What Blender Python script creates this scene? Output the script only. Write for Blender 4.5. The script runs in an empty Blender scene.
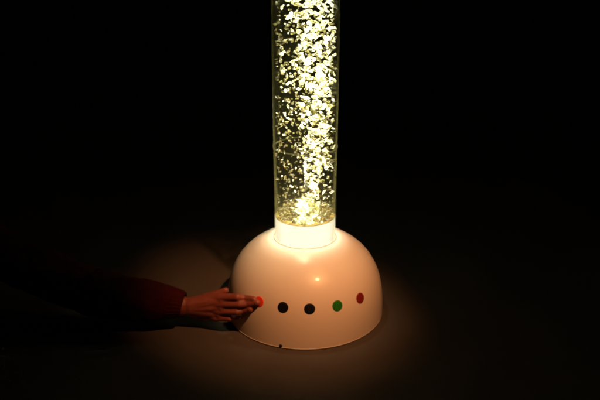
import bpy, bmesh, math, random
import numpy as np
from mathutils import Vector, Matrix, noise
from mathutils.bvhtree import BVHTree

random.seed(11)
sc = bpy.context.scene
col = sc.collection
PI = math.pi

# ------------------------------------------------------------------ materials
def new_mat(name):
    m = bpy.data.materials.new(name); m.use_nodes = True
    nt = m.node_tree
    for n in list(nt.nodes): nt.nodes.remove(n)
    out = nt.nodes.new('ShaderNodeOutputMaterial')
    return m, nt, out

def noise_node(nt, scale, detail=4.0, rough=0.55, coord='Object'):
    tc = nt.nodes.new('ShaderNodeTexCoord')
    n = nt.nodes.new('ShaderNodeTexNoise')
    n.inputs['Scale'].default_value = scale
    n.inputs['Detail'].default_value = detail
    n.inputs['Roughness'].default_value = rough
    nt.links.new(tc.outputs[coord], n.inputs['Vector'])
    return n

def ramp(nt, src, stops):
    r = nt.nodes.new('ShaderNodeValToRGB')
    e = r.color_ramp.elements
    while len(e) < len(stops): e.new(0.5)
    for k, (p, c) in enumerate(stops):
        e[k].position = p; e[k].color = (*c, 1)
    nt.links.new(src, r.inputs['Fac'])
    return r

def principled(name, c0, c1, scale, rough, bump=0.0, bscale=200, coat=0.0, sss=0.0, rough_var=0.0, spec=0.5):
    m, nt, out = new_mat(name)
    b = nt.nodes.new('ShaderNodeBsdfPrincipled')
    n = noise_node(nt, scale)
    r = ramp(nt, n.outputs['Fac'], [(0.3, c0), (0.7, c1)])
    nt.links.new(r.outputs['Color'], b.inputs['Base Color'])
    b.inputs['Roughness'].default_value = rough
    b.inputs['Specular IOR Level'].default_value = spec
    b.inputs['Coat Weight'].default_value = coat
    b.inputs['Coat Roughness'].default_value = 0.12
    if rough_var:
        n2 = noise_node(nt, scale * 3)
        mr = nt.nodes.new('ShaderNodeMapRange')
        mr.inputs['To Min'].default_value = rough - rough_var
        mr.inputs['To Max'].default_value = rough + rough_var
        nt.links.new(n2.outputs['Fac'], mr.inputs['Value'])
        nt.links.new(mr.outputs['Result'], b.inputs['Roughness'])
    if sss:
        b.inputs['Subsurface Weight'].default_value = sss
        b.inputs['Subsurface Radius'].default_value = (1.0, 0.35, 0.2)
        b.inputs['Subsurface Scale'].default_value = 0.006
    if bump:
        nb = noise_node(nt, bscale, 6)
        bp = nt.nodes.new('ShaderNodeBump')
        bp.inputs['Strength'].default_value = bump
        bp.inputs['Distance'].default_value = 0.002
        nt.links.new(nb.outputs['Fac'], bp.inputs['Height'])
        nt.links.new(bp.outputs['Normal'], b.inputs['Normal'])
    nt.links.new(b.outputs['BSDF'], out.inputs['Surface'])
    return m

M_floor = principled('floor_vinyl', (.070, .056, .048), (.088, .072, .062), 5, .62, .25, 260, spec=.25)
M_dome = principled('dome_plastic', (.79, .65, .55), (.82, .68, .58), 7, .36, .03, 12, coat=.18, rough_var=.05, spec=.4)
M_rim = principled('rim_plastic', (.55, .38, .29), (.62, .43, .33), 20, .5)
M_skin = principled('skin', (.21, .052, .038), (.27, .074, .052), 45, .5, .35, 420, sss=.15)
M_nail = principled('nail', (.25, .064, .045), (.29, .076, .053), 60, .45)
M_sleeve = principled('sleeve_knit', (.035, .0022, .0022), (.055, .0038, .0034), 60, .9, .8, 600, spec=.15)
M_black = principled('button_black', (.004, .004, .0045), (.007, .006, .006), 60, .55, spec=.2)
M_green = principled('button_green', (.015, .15, .008), (.02, .18, .01), 60, .55, spec=.2)
M_red = principled('button_red', (.20, .012, .010), (.24, .016, .012), 60, .55, spec=.2)
M_orange = principled('button_orange', (.75, .045, .012), (.82, .06, .016), 60, .55, spec=.2)
M_screw = principled('screw_metal', (.01, .008, .007), (.03, .025, .02), 200, .4)
M_plate = principled('plate_mineral_crust', (.10, .065, .010), (.46, .34, .09), 60, .7, .6, 120)
M_shade_ring = principled('shade_ring_tone', (.46, .34, .26), (.52, .38, .29), 60, .55)
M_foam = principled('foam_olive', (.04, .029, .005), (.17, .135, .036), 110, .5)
M_cap = principled('cap_plastic', (.05, .05, .05), (.07, .07, .07), 20, .4)

def emit_mat(name, color, strength, c2):
    m, nt, out = new_mat(name)
    e = nt.nodes.new('ShaderNodeEmission')
    n = noise_node(nt, 30)
    r = ramp(nt, n.outputs['Fac'], [(0.3, color), (0.7, c2)])
    nt.links.new(r.outputs['Color'], e.inputs['Color'])
    e.inputs['Strength'].default_value = strength
    nt.links.new(e.outputs['Emission'], out.inputs['Surface'])
    return m
M_light = emit_mat('lit_diffuser', (1, .85, .66), 1.4, (1, .88, .72))

# clear acrylic: see-through, mirror sheen at grazing angles, milky haze painted in for light leaking at the edges
def acrylic(name, haze_edge, haze_face, glow_haze_low):
    m, nt, out = new_mat(name)
    tr = nt.nodes.new('ShaderNodeBsdfTransparent'); tr.inputs['Color'].default_value = (.96, .97, .93, 1)
    gl = nt.nodes.new('ShaderNodeBsdfGlossy'); gl.inputs['Roughness'].default_value = .03
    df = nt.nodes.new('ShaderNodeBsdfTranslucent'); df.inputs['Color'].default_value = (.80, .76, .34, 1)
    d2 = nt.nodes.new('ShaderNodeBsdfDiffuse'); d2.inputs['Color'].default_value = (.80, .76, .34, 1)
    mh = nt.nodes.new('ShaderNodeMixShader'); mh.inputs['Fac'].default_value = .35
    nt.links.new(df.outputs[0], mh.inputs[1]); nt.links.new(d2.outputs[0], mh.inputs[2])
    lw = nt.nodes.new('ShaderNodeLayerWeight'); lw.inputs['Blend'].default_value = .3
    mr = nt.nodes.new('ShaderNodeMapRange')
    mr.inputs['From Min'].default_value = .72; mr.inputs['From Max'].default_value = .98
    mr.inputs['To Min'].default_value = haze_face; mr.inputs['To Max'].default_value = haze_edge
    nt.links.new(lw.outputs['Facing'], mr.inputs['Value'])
    # mottled haze painted low on the tube for the collar's glow and refracted patches
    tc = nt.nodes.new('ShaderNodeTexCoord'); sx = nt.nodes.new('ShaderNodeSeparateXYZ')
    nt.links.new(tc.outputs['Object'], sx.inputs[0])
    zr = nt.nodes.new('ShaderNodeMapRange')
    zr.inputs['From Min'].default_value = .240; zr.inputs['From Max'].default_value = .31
    zr.inputs['To Min'].default_value = glow_haze_low; zr.inputs['To Max'].default_value = 0
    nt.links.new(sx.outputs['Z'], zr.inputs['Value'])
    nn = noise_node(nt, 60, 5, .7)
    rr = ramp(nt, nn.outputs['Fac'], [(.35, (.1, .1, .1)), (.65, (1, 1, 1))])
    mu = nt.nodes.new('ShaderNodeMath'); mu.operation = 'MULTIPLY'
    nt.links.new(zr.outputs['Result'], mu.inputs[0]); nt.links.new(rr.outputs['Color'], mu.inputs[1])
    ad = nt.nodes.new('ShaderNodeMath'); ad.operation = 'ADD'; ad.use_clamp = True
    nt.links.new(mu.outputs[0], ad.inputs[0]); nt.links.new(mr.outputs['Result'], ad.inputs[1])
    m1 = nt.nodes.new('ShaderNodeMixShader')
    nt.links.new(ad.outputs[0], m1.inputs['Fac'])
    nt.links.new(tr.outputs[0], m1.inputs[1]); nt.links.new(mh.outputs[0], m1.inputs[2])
    fr = nt.nodes.new('ShaderNodeFresnel'); fr.inputs['IOR'].default_value = 1.3
    fm = nt.nodes.new('ShaderNodeMath'); fm.operation = 'MULTIPLY'; fm.inputs[1].default_value = .16
    nt.links.new(fr.outputs[0], fm.inputs[0])
    m2 = nt.nodes.new('ShaderNodeMixShader')
    nt.links.new(fm.outputs[0], m2.inputs['Fac'])
    nt.links.new(m1.outputs[0], m2.inputs[1]); nt.links.new(gl.outputs[0], m2.inputs[2])
    nt.links.new(m2.outputs[0], out.inputs['Surface'])
    return m
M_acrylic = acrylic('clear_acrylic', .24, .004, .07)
M_joint = acrylic('joint_acrylic', .2, .06, 0)

def bubble_mat():
    m, nt, out = new_mat('bubble_white')
    ge = nt.nodes.new('ShaderNodeNewGeometry')
    oi = nt.nodes.new('ShaderNodeObjectInfo')
    ad = nt.nodes.new('ShaderNodeMath'); ad.operation = 'ADD'
    nt.links.new(ge.outputs['Random Per Island'], ad.inputs[0]); nt.links.new(oi.outputs['Random'], ad.inputs[1])
    fr = nt.nodes.new('ShaderNodeMath'); fr.operation = 'FRACT'; nt.links.new(ad.outputs[0], fr.inputs[0])
    r = ramp(nt, fr.outputs[0], [(0, (.10, .09, .03)), (.3, (.36, .34, .15)), (.6, (.84, .83, .66)), (1, (.97, .96, .88))])
    d = nt.nodes.new('ShaderNodeBsdfDiffuse'); t = nt.nodes.new('ShaderNodeBsdfTranslucent')
    nt.links.new(r.outputs['Color'], d.inputs['Color']); nt.links.new(r.outputs['Color'], t.inputs['Color'])
    mx = nt.nodes.new('ShaderNodeMixShader'); mx.inputs['Fac'].default_value = .5
    nt.links.new(d.outputs[0], mx.inputs[1]); nt.links.new(t.outputs[0], mx.inputs[2])
    # air bubbles: clear in the middle, bright round the rim, more so on some than on others
    tr = nt.nodes.new('ShaderNodeBsdfTransparent')
    lw = nt.nodes.new('ShaderNodeLayerWeight'); lw.inputs['Blend'].default_value = .5
    wn = nt.nodes.new('ShaderNodeTexWhiteNoise'); wn.noise_dimensions = '1D'
    nt.links.new(fr.outputs[0], wn.inputs['W'])
    cl = ramp(nt, lw.outputs['Facing'], [(.25, (0, 0, 0)), (.62, (1, 1, 1))])
    th = nt.nodes.new('ShaderNodeMapRange'); th.inputs['From Min'].default_value = .45; th.inputs['From Max'].default_value = .75
    nt.links.new(wn.outputs['Value'], th.inputs['Value'])
    mxx = nt.nodes.new('ShaderNodeMath'); mxx.operation = 'MAXIMUM'
    nt.links.new(cl.outputs['Color'], mxx.inputs[0]); nt.links.new(th.outputs['Result'], mxx.inputs[1])
    m1 = nt.nodes.new('ShaderNodeMixShader')
    nt.links.new(mxx.outputs[0], m1.inputs['Fac']); nt.links.new(tr.outputs[0], m1.inputs[1]); nt.links.new(mx.outputs[0], m1.inputs[2])
    g = nt.nodes.new('ShaderNodeBsdfGlossy'); g.inputs['Roughness'].default_value = .12
    m2 = nt.nodes.new('ShaderNodeMixShader'); m2.inputs['Fac'].default_value = .06
    nt.links.new(m1.outputs[0], m2.inputs[1]); nt.links.new(g.outputs[0], m2.inputs[2])
    nt.links.new(m2.outputs[0], out.inputs['Surface'])
    return m
M_bubble = bubble_mat()

# ------------------------------------------------------------------ helpers
def link(name, bm, mat, parent=None, smooth=True):
    me = bpy.data.meshes.new(name)
    bmesh.ops.recalc_face_normals(bm, faces=bm.faces)
    bm.to_mesh(me); bm.free()
    for p in me.polygons: p.use_smooth = smooth
    o = bpy.data.objects.new(name, me); col.objects.link(o)
    me.materials.append(mat)
    if parent: o.parent = parent
    return o

def lathe(bm, prof, seg=160, close=False):
    rings = []
    for (r, z) in prof:
        if r < 1e-6:
            rings.append([bm.verts.new((0, 0, z))])
        else:
            rings.append([bm.verts.new((r * math.cos(2 * PI * k / seg), r * math.sin(2 * PI * k / seg), z)) for k in range(seg)])
    n = len(rings)
    for i in range(n if close else n - 1):
        a, b = rings[i], rings[(i + 1) % n]
        for k in range(seg):
            q = (k + 1) % seg
            if len(a) == 1 and len(b) == 1: continue
            if len(a) == 1: bm.faces.new((a[0], b[k], b[q]))
            elif len(b) == 1: bm.faces.new((a[k], b[0], a[q]))
            else: bm.faces.new((a[k], b[k], b[q], a[q]))
    return bm

def frame_of(d):
    d = d.normalized()
    u = Vector((0, 0, 1)) if abs(d.z) < .9 else Vector((0, 1, 0))
    x = u.cross(d).normalized(); y = d.cross(x)
    return x, y

_ico = {}
def ico(sub):
    if sub not in _ico:
        b = bmesh.new(); bmesh.ops.create_icosphere(b, subdivisions=sub, radius=1.0)
        b.verts.ensure_lookup_table()
        _ico[sub] = ([v.co.copy() for v in b.verts], [tuple(v.index for v in f.verts) for f in b.faces]); b.free()
    return _ico[sub]
class Soup:
    def __init__(self): self.v, self.f = [], []
    def add(self, sub, fn):
        vs, fs = ico(sub); n = len(self.v)
        self.v += [fn(c) for c in vs]; self.f += [(a + n, b + n, c + n) for a, b, c in fs]
    def build(self, name, mat, parent=None):
        me = bpy.data.meshes.new(name); me.from_pydata(self.v, [], self.f); me.update()
        for p in me.polygons: p.use_smooth = True
        o = bpy.data.objects.new(name, me); col.objects.link(o); me.materials.append(mat)
        if parent: o.parent = parent
        return o

# ------------------------------------------------------------------ camera numbers
F = 693.0; PITCH = math.radians(20.6)
CAM = Vector((-.012, -1.511, .854))
fw = Vector((0, math.cos(PITCH), -math.sin(PITCH)))
up = Vector((0, math.sin(PITCH), math.cos(PITCH)))
def at(px, py, front):
    """world point seen in that direction, standing 'front' metres towards the viewer from the tube's axis"""
    d = fw + Vector((1, 0, 0)) * ((px - 300) / F) - up * ((py - 200) / F)
    t = (-front - CAM.y) / d.y
    return CAM + d * t

# ------------------------------------------------------------------ the bubble lamp
DR, DH, DA, DB = .1896, .2062, 2.28, 2.83
TR = .0725
lamp = bpy.data.objects.new('bubble_lamp', None); col.objects.link(lamp)
lamp['label'] = 'glowing bubble tube lamp on a glossy pale dome base with coloured buttons'
lamp['category'] = 'lamp'

def dome_r(h): return DR * max(0, 1 - (h / DH) ** DB) ** (1 / DA)
prof = [(.060, .1915), (TR + .0015, .1936), (TR + .006, .1944)]
h_top = .1950
N = 70
for i in range(N + 1):
    t = i / N
    h = h_top * (1 - t) ** 1.0
    prof.append((dome_r(h), max(h, .0036)))
prof += [(DR - .0008, .0024), (DR - .0030, .0018), (DR - .0038, .0024), (DR - .03, .0035)]
bm = bmesh.new(); lathe(bm, prof, 200)
base = link('base', bm, M_dome, lamp)
bvh_bm = bmesh.new(); bvh_bm.from_mesh(base.data); DOME = BVHTree.FromBMesh(bvh_bm); bvh_bm.free()

bm = bmesh.new()
lathe(bm, [(DR - .03, .0), (DR - .005, .0), (DR - .004, .0010), (DR - .004, .0032), (DR - .03, .0032)], 200)
link('foot_rim', bm, M_rim, lamp)

def on_dome(az, h):
    """outer point and outward normal on the dome at azimuth (from the front) and height"""
    r = dome_r(h); d = .0005
    s = (dome_r(h + d) - dome_r(h - d)) / (2 * d)
    a = math.radians(az)
    o = Vector((math.sin(a), -math.cos(a), 0))
    return o * r + Vector((0, 0, h)), (o + Vector((0, 0, -s))).normalized()

def disc_on(p, n, r, proud, depth=.004):
    bm = bmesh.new()
    lathe(bm, [(0, proud), (r * .72, proud), (r * .92, proud * .8), (r, proud * .3), (r, -depth), (0, -depth)], 48)
    x, y = frame_of(n)
    bm.transform(Matrix((( x.x, y.x, n.x, p.x), (x.y, y.y, n.y, p.y), (x.z, y.z, n.z, p.z), (0, 0, 0, 1))))
    return bm
for az, mat, lab in ((-35.2, M_orange, 'bright orange red button being pressed'), (-16.0, M_black, 'black button nearer the hand'),
                     (2.9, M_black, 'black button at the front'), (23.2, M_green, 'green button'), (43.6, M_red, 'dark red button')):
    p, n = on_dome(az, .099 if az < 20 else .0988)
    b = link('button', disc_on(p, n, .0122, .0009), mat, lamp); b['label'] = lab
p, n = on_dome(-16.8, .0078)
link('screw', disc_on(p, n, .0038, .0010), M_screw, lamp)

# tube
TOP = 1.30
bm = bmesh.new()
lathe(bm, [(TR, .1925), (TR, TOP), (TR - .0025, TOP), (TR - .0025, .1925)], 128, close=True)
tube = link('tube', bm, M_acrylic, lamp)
bm = bmesh.new()
zj = .417
lathe(bm, [(TR + .0003, zj - .0012), (TR + .0014, zj), (TR + .0003, zj + .0012)], 128, close=True)
link('joint_ring', bm, M_joint, lamp)
bm = bmesh.new()
lathe(bm, [(0, TOP + .03), (TR - .01, TOP + .03), (TR + .002, TOP + .026), (TR + .004, TOP + .018), (TR + .004, TOP - .02), (TR + .0006, TOP - .02), (TR + .0006, TOP + .001), (0, TOP + .001)], 96)
link('tube_cap', bm, M_cap, lamp)
RI = TR - .0027
bm = bmesh.new()
lathe(bm, [(RI - .0025, .194), (RI, .194), (RI, .2476), (RI - .0025, .2476)], 128, close=True)
link('light_collar', bm, M_light, lamp)
bm = bmesh.new()
lathe(bm, [(0, .2502), (.03, .2500), (RI - .004, .2496), (RI - .001, .2490), (RI - .0001, .2480), (RI - .0003, .2476), (RI - .0026, .2476), (RI - .003, .238), (0, .238)], 96)
link('air_plate', bm, M_plate, lamp)

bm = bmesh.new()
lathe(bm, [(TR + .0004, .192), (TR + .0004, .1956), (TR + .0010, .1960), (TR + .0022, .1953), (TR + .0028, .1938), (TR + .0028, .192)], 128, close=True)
link('shade_ring', bm, M_shade_ring, lamp)  # ring added to draw the dark shadow line round the collar's foot

# bubbles
def blob(soup, c, r, seed, sub=2):
    rot = Matrix.Rotation(random.uniform(0, 2 * PI), 3, 'Z') @ Matrix.Rotation(random.gauss(0, .6), 3, 'X') @ Matrix.Rotation(random.gauss(0, .6), 3, 'Y')
    sx, sy, sz = random.uniform(.8, 2.0), random.uniform(.6, 1.1), random.uniform(.45, .85)
    off = Vector((seed * 3.7, seed * 1.3, seed * 7.1))
    def fn(d):
        k = 1 + .75 * noise.noise(d * 1.2 + off) + .35 * noise.noise(d * 2.6 + off)
        q = Vector((d.x * sx, d.y * sy, d.z * sz)) * k
        if q.z < 0: q.z *= .6                      # rising caps, flatter below
        return rot @ q * r + c
    soup.add(sub, fn)

spots = []
RB = TR - .0034
def add_b(x, y, z, r):
    if math.hypot(x, y) + r * 1.1 < RB:
        spots.append((x, y, z, r))
Z0, Z1 = .257, 1.0
def gap(x, y, z): return noise.noise(Vector((x * 42 + 9, y * 30, z * 34))) < -.06 and random.random() < .72
for _ in range(6200):                               # the loose swarm, denser higher up
    z = Z0 + (Z1 - Z0) * random.random() ** .8
    up_ = min(1, (z - Z0) / .5)
    if random.random() > .28 + .72 * up_: continue
    a = random.uniform(0, 2 * PI); q = RB * random.random() ** .42
    x, y = q * math.cos(a), q * math.sin(a)
    if gap(x, y, z): continue
    if random.random() > .64 + .36 * (x / RB): continue
    add_b(x, y, z, random.choice((.0010, .0014, .0018, .0022, .0027, .0034)) * (0.75 + .38 * up_))
for _ in range(1150):                               # the rising plume, right of the axis, widening
    z = Z0 + (Z1 - Z0) * random.random()
    w = .012 + .022 * min(1, max(0, (z - .28) / .42))
    cx = .009 + .010 * math.sin((z - .25) * 11.0) + .022 * min(1, (z - .25) / .3)
    x, y = random.gauss(cx, w), random.gauss(-.005, w * 1.1)
    if gap(x, y, z): continue
    add_b(x, y, z, random.uniform(.002, .0046) * (1 + .35 * min(1, (z - Z0) / .4)))
for _ in range(170):                                # churning froth over the air inlet
    z = .2545 + abs(random.gauss(0, .016))
    add_b(random.gauss(.003, .012), random.gauss(-.030, .026), z, random.uniform(.003, .0065))
for _ in range(130):                                # froth pressed against the front of the wall
    x = random.gauss(.003, .012)
    add_b(x, -math.sqrt(max(0, RB * RB - x * x)) + random.uniform(.0045, .012), random.uniform(.251, .262), random.uniform(.0024, .0040))
foam = Soup()
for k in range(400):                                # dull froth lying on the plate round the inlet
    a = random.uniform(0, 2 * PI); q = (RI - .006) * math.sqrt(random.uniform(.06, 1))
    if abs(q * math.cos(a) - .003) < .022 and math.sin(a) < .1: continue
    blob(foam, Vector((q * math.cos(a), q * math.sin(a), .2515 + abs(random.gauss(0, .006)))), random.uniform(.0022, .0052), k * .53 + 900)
for k in range(650):                               # dim bubbles, their dimness put into the dark olive foam colour
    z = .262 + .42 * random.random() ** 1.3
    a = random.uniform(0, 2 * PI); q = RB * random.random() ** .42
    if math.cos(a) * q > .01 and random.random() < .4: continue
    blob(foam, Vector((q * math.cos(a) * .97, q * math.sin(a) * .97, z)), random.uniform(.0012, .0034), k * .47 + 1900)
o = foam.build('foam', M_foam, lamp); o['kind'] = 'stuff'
spots.sort(key=lambda s: -(s[3] * (1.3 if s[1] < 0 else .8) * (1 if s[2] < .8 else .3)))
for k, (x, y, z, r) in enumerate(spots[:100]):
    sp = Soup(); blob(sp, Vector((0, 0, 0)), r, k * .37, 3)
    o = sp.build('bubble', M_bubble, lamp); o.location = (x, y, z)
sp = Soup()
for k, (x, y, z, r) in enumerate(spots[100:]):
    blob(sp, Vector((x, y, z)), r, k * .61 + 50)
o = sp.build('bubble_swarm', M_bubble, lamp); o['kind'] = 'stuff'
print('bubbles', len(spots))

# ------------------------------------------------------------------ the hand and arm
def capsule(bm, a, b, ra, rb, seg=14):
    a, b = Vector(a), Vector(b)
    d = b - a; n = max(2, int(d.length / .0035))
    for i in range(n + 1):
        t = i / n
        c, r = a + d * t, ra + (rb - ra) * t
        bm.add(2, lambda q: c + q * r)
def chain(bm, pts, rad):
    for i in range(len(pts) - 1): capsule(bm, pts[i], pts[i + 1], rad[i], rad[i + 1])

def touch(px, py, gap):
    """a point just off the dome's surface along that direction"""
    d = fw + Vector((1, 0, 0)) * ((px - 300) / F) - up * ((py - 200) / F)
    hit, nrm, _, _ = DOME.ray_cast(CAM, d.normalized())
    if nrm.dot(d) > 0: nrm = -nrm
    return hit + nrm * gap, nrm

W = at(186, 306.5, .098)
fingers, mids = [], []
#          knuckle          middle joint       end joint        tip
spec = [((222, 297.2, .118), (237, 297.2, .136), (247.5, 297.8, .0100), (256.2, 298.9, .0074), (.0098, .0085, .0079, .0070)),
        ((223, 304.0, .122), (240, 304.4, .140), (250.5, 303.4, .0100), (259.4, 302.2, .0074), (.0100, .0087, .0080, .0070)),
        ((221, 311.2, .120), (237, 311.6, .138), (246.5, 310.0, .0098), (252.8, 308.6, .0072), (.0097, .0084, .0078, .0068)),
        ((217, 317.4, .114), (229.5, 318.2, .128), (237.5, 317.2, .0088), (243.2, 316.0, .0066), (.0090, .0077, .0070, .0062))]
hand = Soup()
tips = []
for k, m_, e, t_, rad in spec:
    K, Mj = at(*k), at(*m_)
    E, en = touch(*e); T, tn = touch(*t_)
    chain(hand, [K, Mj, E, T], rad)
    tips.append((E, T, tn, rad[3]))
    kb = K + Vector((0, .012, 0))
    root = W + (K - W) * .18 + Vector((0, .004, 0))
    chain(hand, [root, root.lerp(kb, .55), K], (.0175, .0142, .0102))
    fingers.append(K); mids.append(Mj)
for i in range(3):                                    # flesh between the metacarpals
    mid = (fingers[i] + fingers[i + 1]) / 2 + Vector((-.008, .010, 0))
    capsule(hand, W + (mid - W) * .15, mid + Vector((.004, -.005, 0)), .0195, .0118)
    web = (fingers[i] + fingers[i + 1]) / 2; nxt = (Vector(mids[i]) + Vector(mids[i + 1])) / 2
    capsule(hand, web, web.lerp(nxt, .30) + Vector((0, .003, 0)), .0098, .0076)
# thumb side: heel of the thumb, then thumb lying along the top edge with its tip raised
th = [at(196, 304, .088), at(207, 298.5, .086), at(218, 294.2, .090), at(225.6, 290.6, .092)]
chain(hand, th, (.018, .0140, .0105, .0080))
# little-finger heel
chain(hand, [at(193, 311, .092), at(206, 315.5, .100), at(216, 317, .108)], (.0165, .0135, .0105))
# wrist, forearm, upper arm, running out of the light to the left
arm = [at(196, 307, .098), W, at(178, 305.5, .097), at(150, 302, .095), at(118, 297, .09), at(92, 292, .085), at(20, 262, .04), at(-60, 225, -.05), at(-110, 205, -.1)]
ar = (.0235, .0235, .0255, .033, .040, .043, .046, .052, .058)
for i in range(len(arm) - 1):
    a, b = arm[i], arm[i + 1]
    n = max(3, int((b - a).length / .012))
    for j in range(n + 1):
        t = j / n; r = ar[i] + (ar[i + 1] - ar[i]) * t
        c = a + (b - a) * t; fy = .82 if i < 3 else .95
        hand.add(2, lambda q: c + Vector((q.x * r, q.y * r * fy, q.z * r)))
tmp = hand.build('person_source', M_skin)
rm = tmp.modifiers.new('r', 'REMESH'); rm.mode = 'VOXEL'; rm.voxel_size = .0018
sm = tmp.modifiers.new('s', 'SMOOTH'); sm.iterations = 5; sm.factor = .5
dg = bpy.context.evaluated_depsgraph_get()
me = bpy.data.meshes.new_from_object(tmp.evaluated_get(dg))
bpy.data.objects.remove(tmp)
me.name = 'person'
for p in me.polygons: p.use_smooth = True
if not me.materials: me.materials.append(M_skin)
person = bpy.data.objects.new('person', me); col.objects.link(person)
person['label'] = 'right arm in a dark red sleeve, fingertips pressing the orange button on the dome'
person['category'] = 'person'

# finger nails on the side away from the dome
for E, T, tn, r in tips:
    d = (T - E).normalized()
    n = (tn - d * tn.dot(d)).normalized()
    x = d.cross(n)
    bm = bmesh.new()
    bmesh.ops.create_uvsphere(bm, u_segments=20, v_segments=12, radius=1)
    c = T + n * (r * .78) - d * .0005
    Mx = Matrix(((d.x, x.x, n.x, c.x), (d.y, x.y, n.y, c.y), (d.z, x.z, n.z, c.z), (0, 0, 0, 1)))
    bm.transform(Mx @ Matrix.Diagonal((r * .85, r * .66, r * .26, 1)))
    link('fingernail', bm, M_nail, person)

# sleeve: a loose knitted tube with an open cuff and folds
bm = bmesh.new()
cl = [at(183.5, 304.8, .098), at(178, 303.6, .097), at(165, 302, .096), at(150, 301, .095), at(118, 297, .09), at(92, 292, .085), at(64, 281, .07), at(20, 262, .04), at(-60, 225, -.05), at(-112, 204, -.1)]
cr = (.0305, .0345, .043, .050, .056, .058, .058, .06, .066, .07)
pts = []
for i in range(len(cl) - 1):
    n = max(4, int((cl[i + 1] - cl[i]).length / .004))
    for j in range(n): 
        t = j / n; pts.append((cl[i].lerp(cl[i + 1], t), cr[i] + (cr[i + 1] - cr[i]) * t))
pts.append((cl[-1], cr[-1]))
SEG = 128
def ring(c, r, d, s, thick):
    x, y = frame_of(d)
    vs = []
    for k in range(SEG):
        a = 2 * PI * k / SEG
        q = Vector((math.cos(a) * 1.5, math.sin(a) * 1.5, s * 24))
        f = 1 + (.022 * math.cos(24 * a) if .002 < s < .034 else 0) * (1 if thick == 0 else 0) + min(1, s * 10) * (.09 * noise.noise(q) + .05 * noise.noise(q * 2.3)) - thick / r
        vs.append(bm.verts.new(c + (x * math.cos(a) + y * math.sin(a) * .92) * r * f))
    return vs
outer, inner = [], []
s = 0
for i, (c, r) in enumerate(pts):
    d = pts[min(i + 1, len(pts) - 1)][0] - pts[max(i - 1, 0)][0]
    if i: s += (c - pts[i - 1][0]).length
    outer.append(ring(c, r, d, s, 0)); 
    if i < 12: inner.append(ring(c, r, d, s, .004))
loops = list(reversed(inner)) + outer
for a, b in zip(loops, loops[1:]):
    for k in range(SEG):
        q = (k + 1) % SEG
        bm.faces.new((a[k], b[k], b[q], a[q]))
bm.faces.new(list(reversed(loops[-1])))
link('sleeve', bm, M_sleeve, person)

# ------------------------------------------------------------------ floor
bm = bmesh.new()
bmesh.ops.create_grid(bm, x_segments=4, y_segments=4, size=12)
fl = link('floor', bm, M_floor, None, False); fl['kind'] = 'structure'

# ------------------------------------------------------------------ light
w = bpy.data.worlds.new('World'); sc.world = w; w.use_nodes = True
bg = w.node_tree.nodes['Background']
bg.inputs['Color'].default_value = (1, .6, .35, 1); bg.inputs['Strength'].default_value = .0012

def aim(o, tgt):
    o.rotation_euler = (Vector(tgt) - o.location).to_track_quat('-Z', 'Y').to_euler()
KEYP = Vector((.041, -.155, .14)) + Vector((.26, -.465, .83)).normalized() * 1.9
L = bpy.data.lights.new('key_spot', 'SPOT'); L.energy = 144; L.color = (1, .42, .155)
L.spot_size = math.radians(20.8); L.spot_blend = 1.0; L.shadow_soft_size = .035
key = bpy.data.objects.new('key_spot', L); col.objects.link(key); key.location = KEYP
aim(key, (-.04, -.035, .10))

# the lamp's own beam up from the base; an unseen fill beam added above
for nm, z, flip, e in (('tube_light_up', .2512, PI, .28), ('tube_fill_down', 1.29, 0, .24)):
    A = bpy.data.lights.new(nm, 'AREA'); A.shape = 'DISK'; A.size = .1385
    A.spread = math.radians(6); A.energy = e; A.color = (1, .94, .70); A.use_shadow = False
    o = bpy.data.objects.new(nm, A); col.objects.link(o)
    o.location = (0, 0, z); o.rotation_euler = (flip, 0, 0)

D = bpy.data.lights.new('dome_fill', 'AREA'); D.shape = 'DISK'; D.size = .12; D.energy = .36; D.color = (1, .95, .66)  # unseen lamp added inside the tube to brighten the dome
D.spread = math.radians(42)
dl = bpy.data.objects.new('dome_fill', D); col.objects.link(dl); dl.location = (0, 0, .60)

# ------------------------------------------------------------------ camera, render
cd = bpy.data.cameras.new('camera'); cam = bpy.data.objects.new('camera', cd); col.objects.link(cam)
cam.location = CAM; cam.rotation_euler = (PI / 2 - PITCH, 0, 0)
cd.sensor_width = 36; cd.lens = 36 * F / 600; cd.clip_start = .05; cd.clip_end = 100
sc.camera = cam
sc.render.engine = 'CYCLES'
sc.cycles.use_denoising = True
sc.cycles.pixel_filter_type = 'BLACKMAN_HARRIS'; sc.cycles.filter_width = 2.2
sc.cycles.max_bounces = 10; sc.cycles.transparent_max_bounces = 24
sc.cycles.caustics_reflective = False; sc.cycles.caustics_refractive = False
vs = sc.view_settings
vs.view_transform = 'Standard'; vs.look = 'None'; vs.exposure = 0; vs.gamma = 1; vs.use_curve_mapping = False
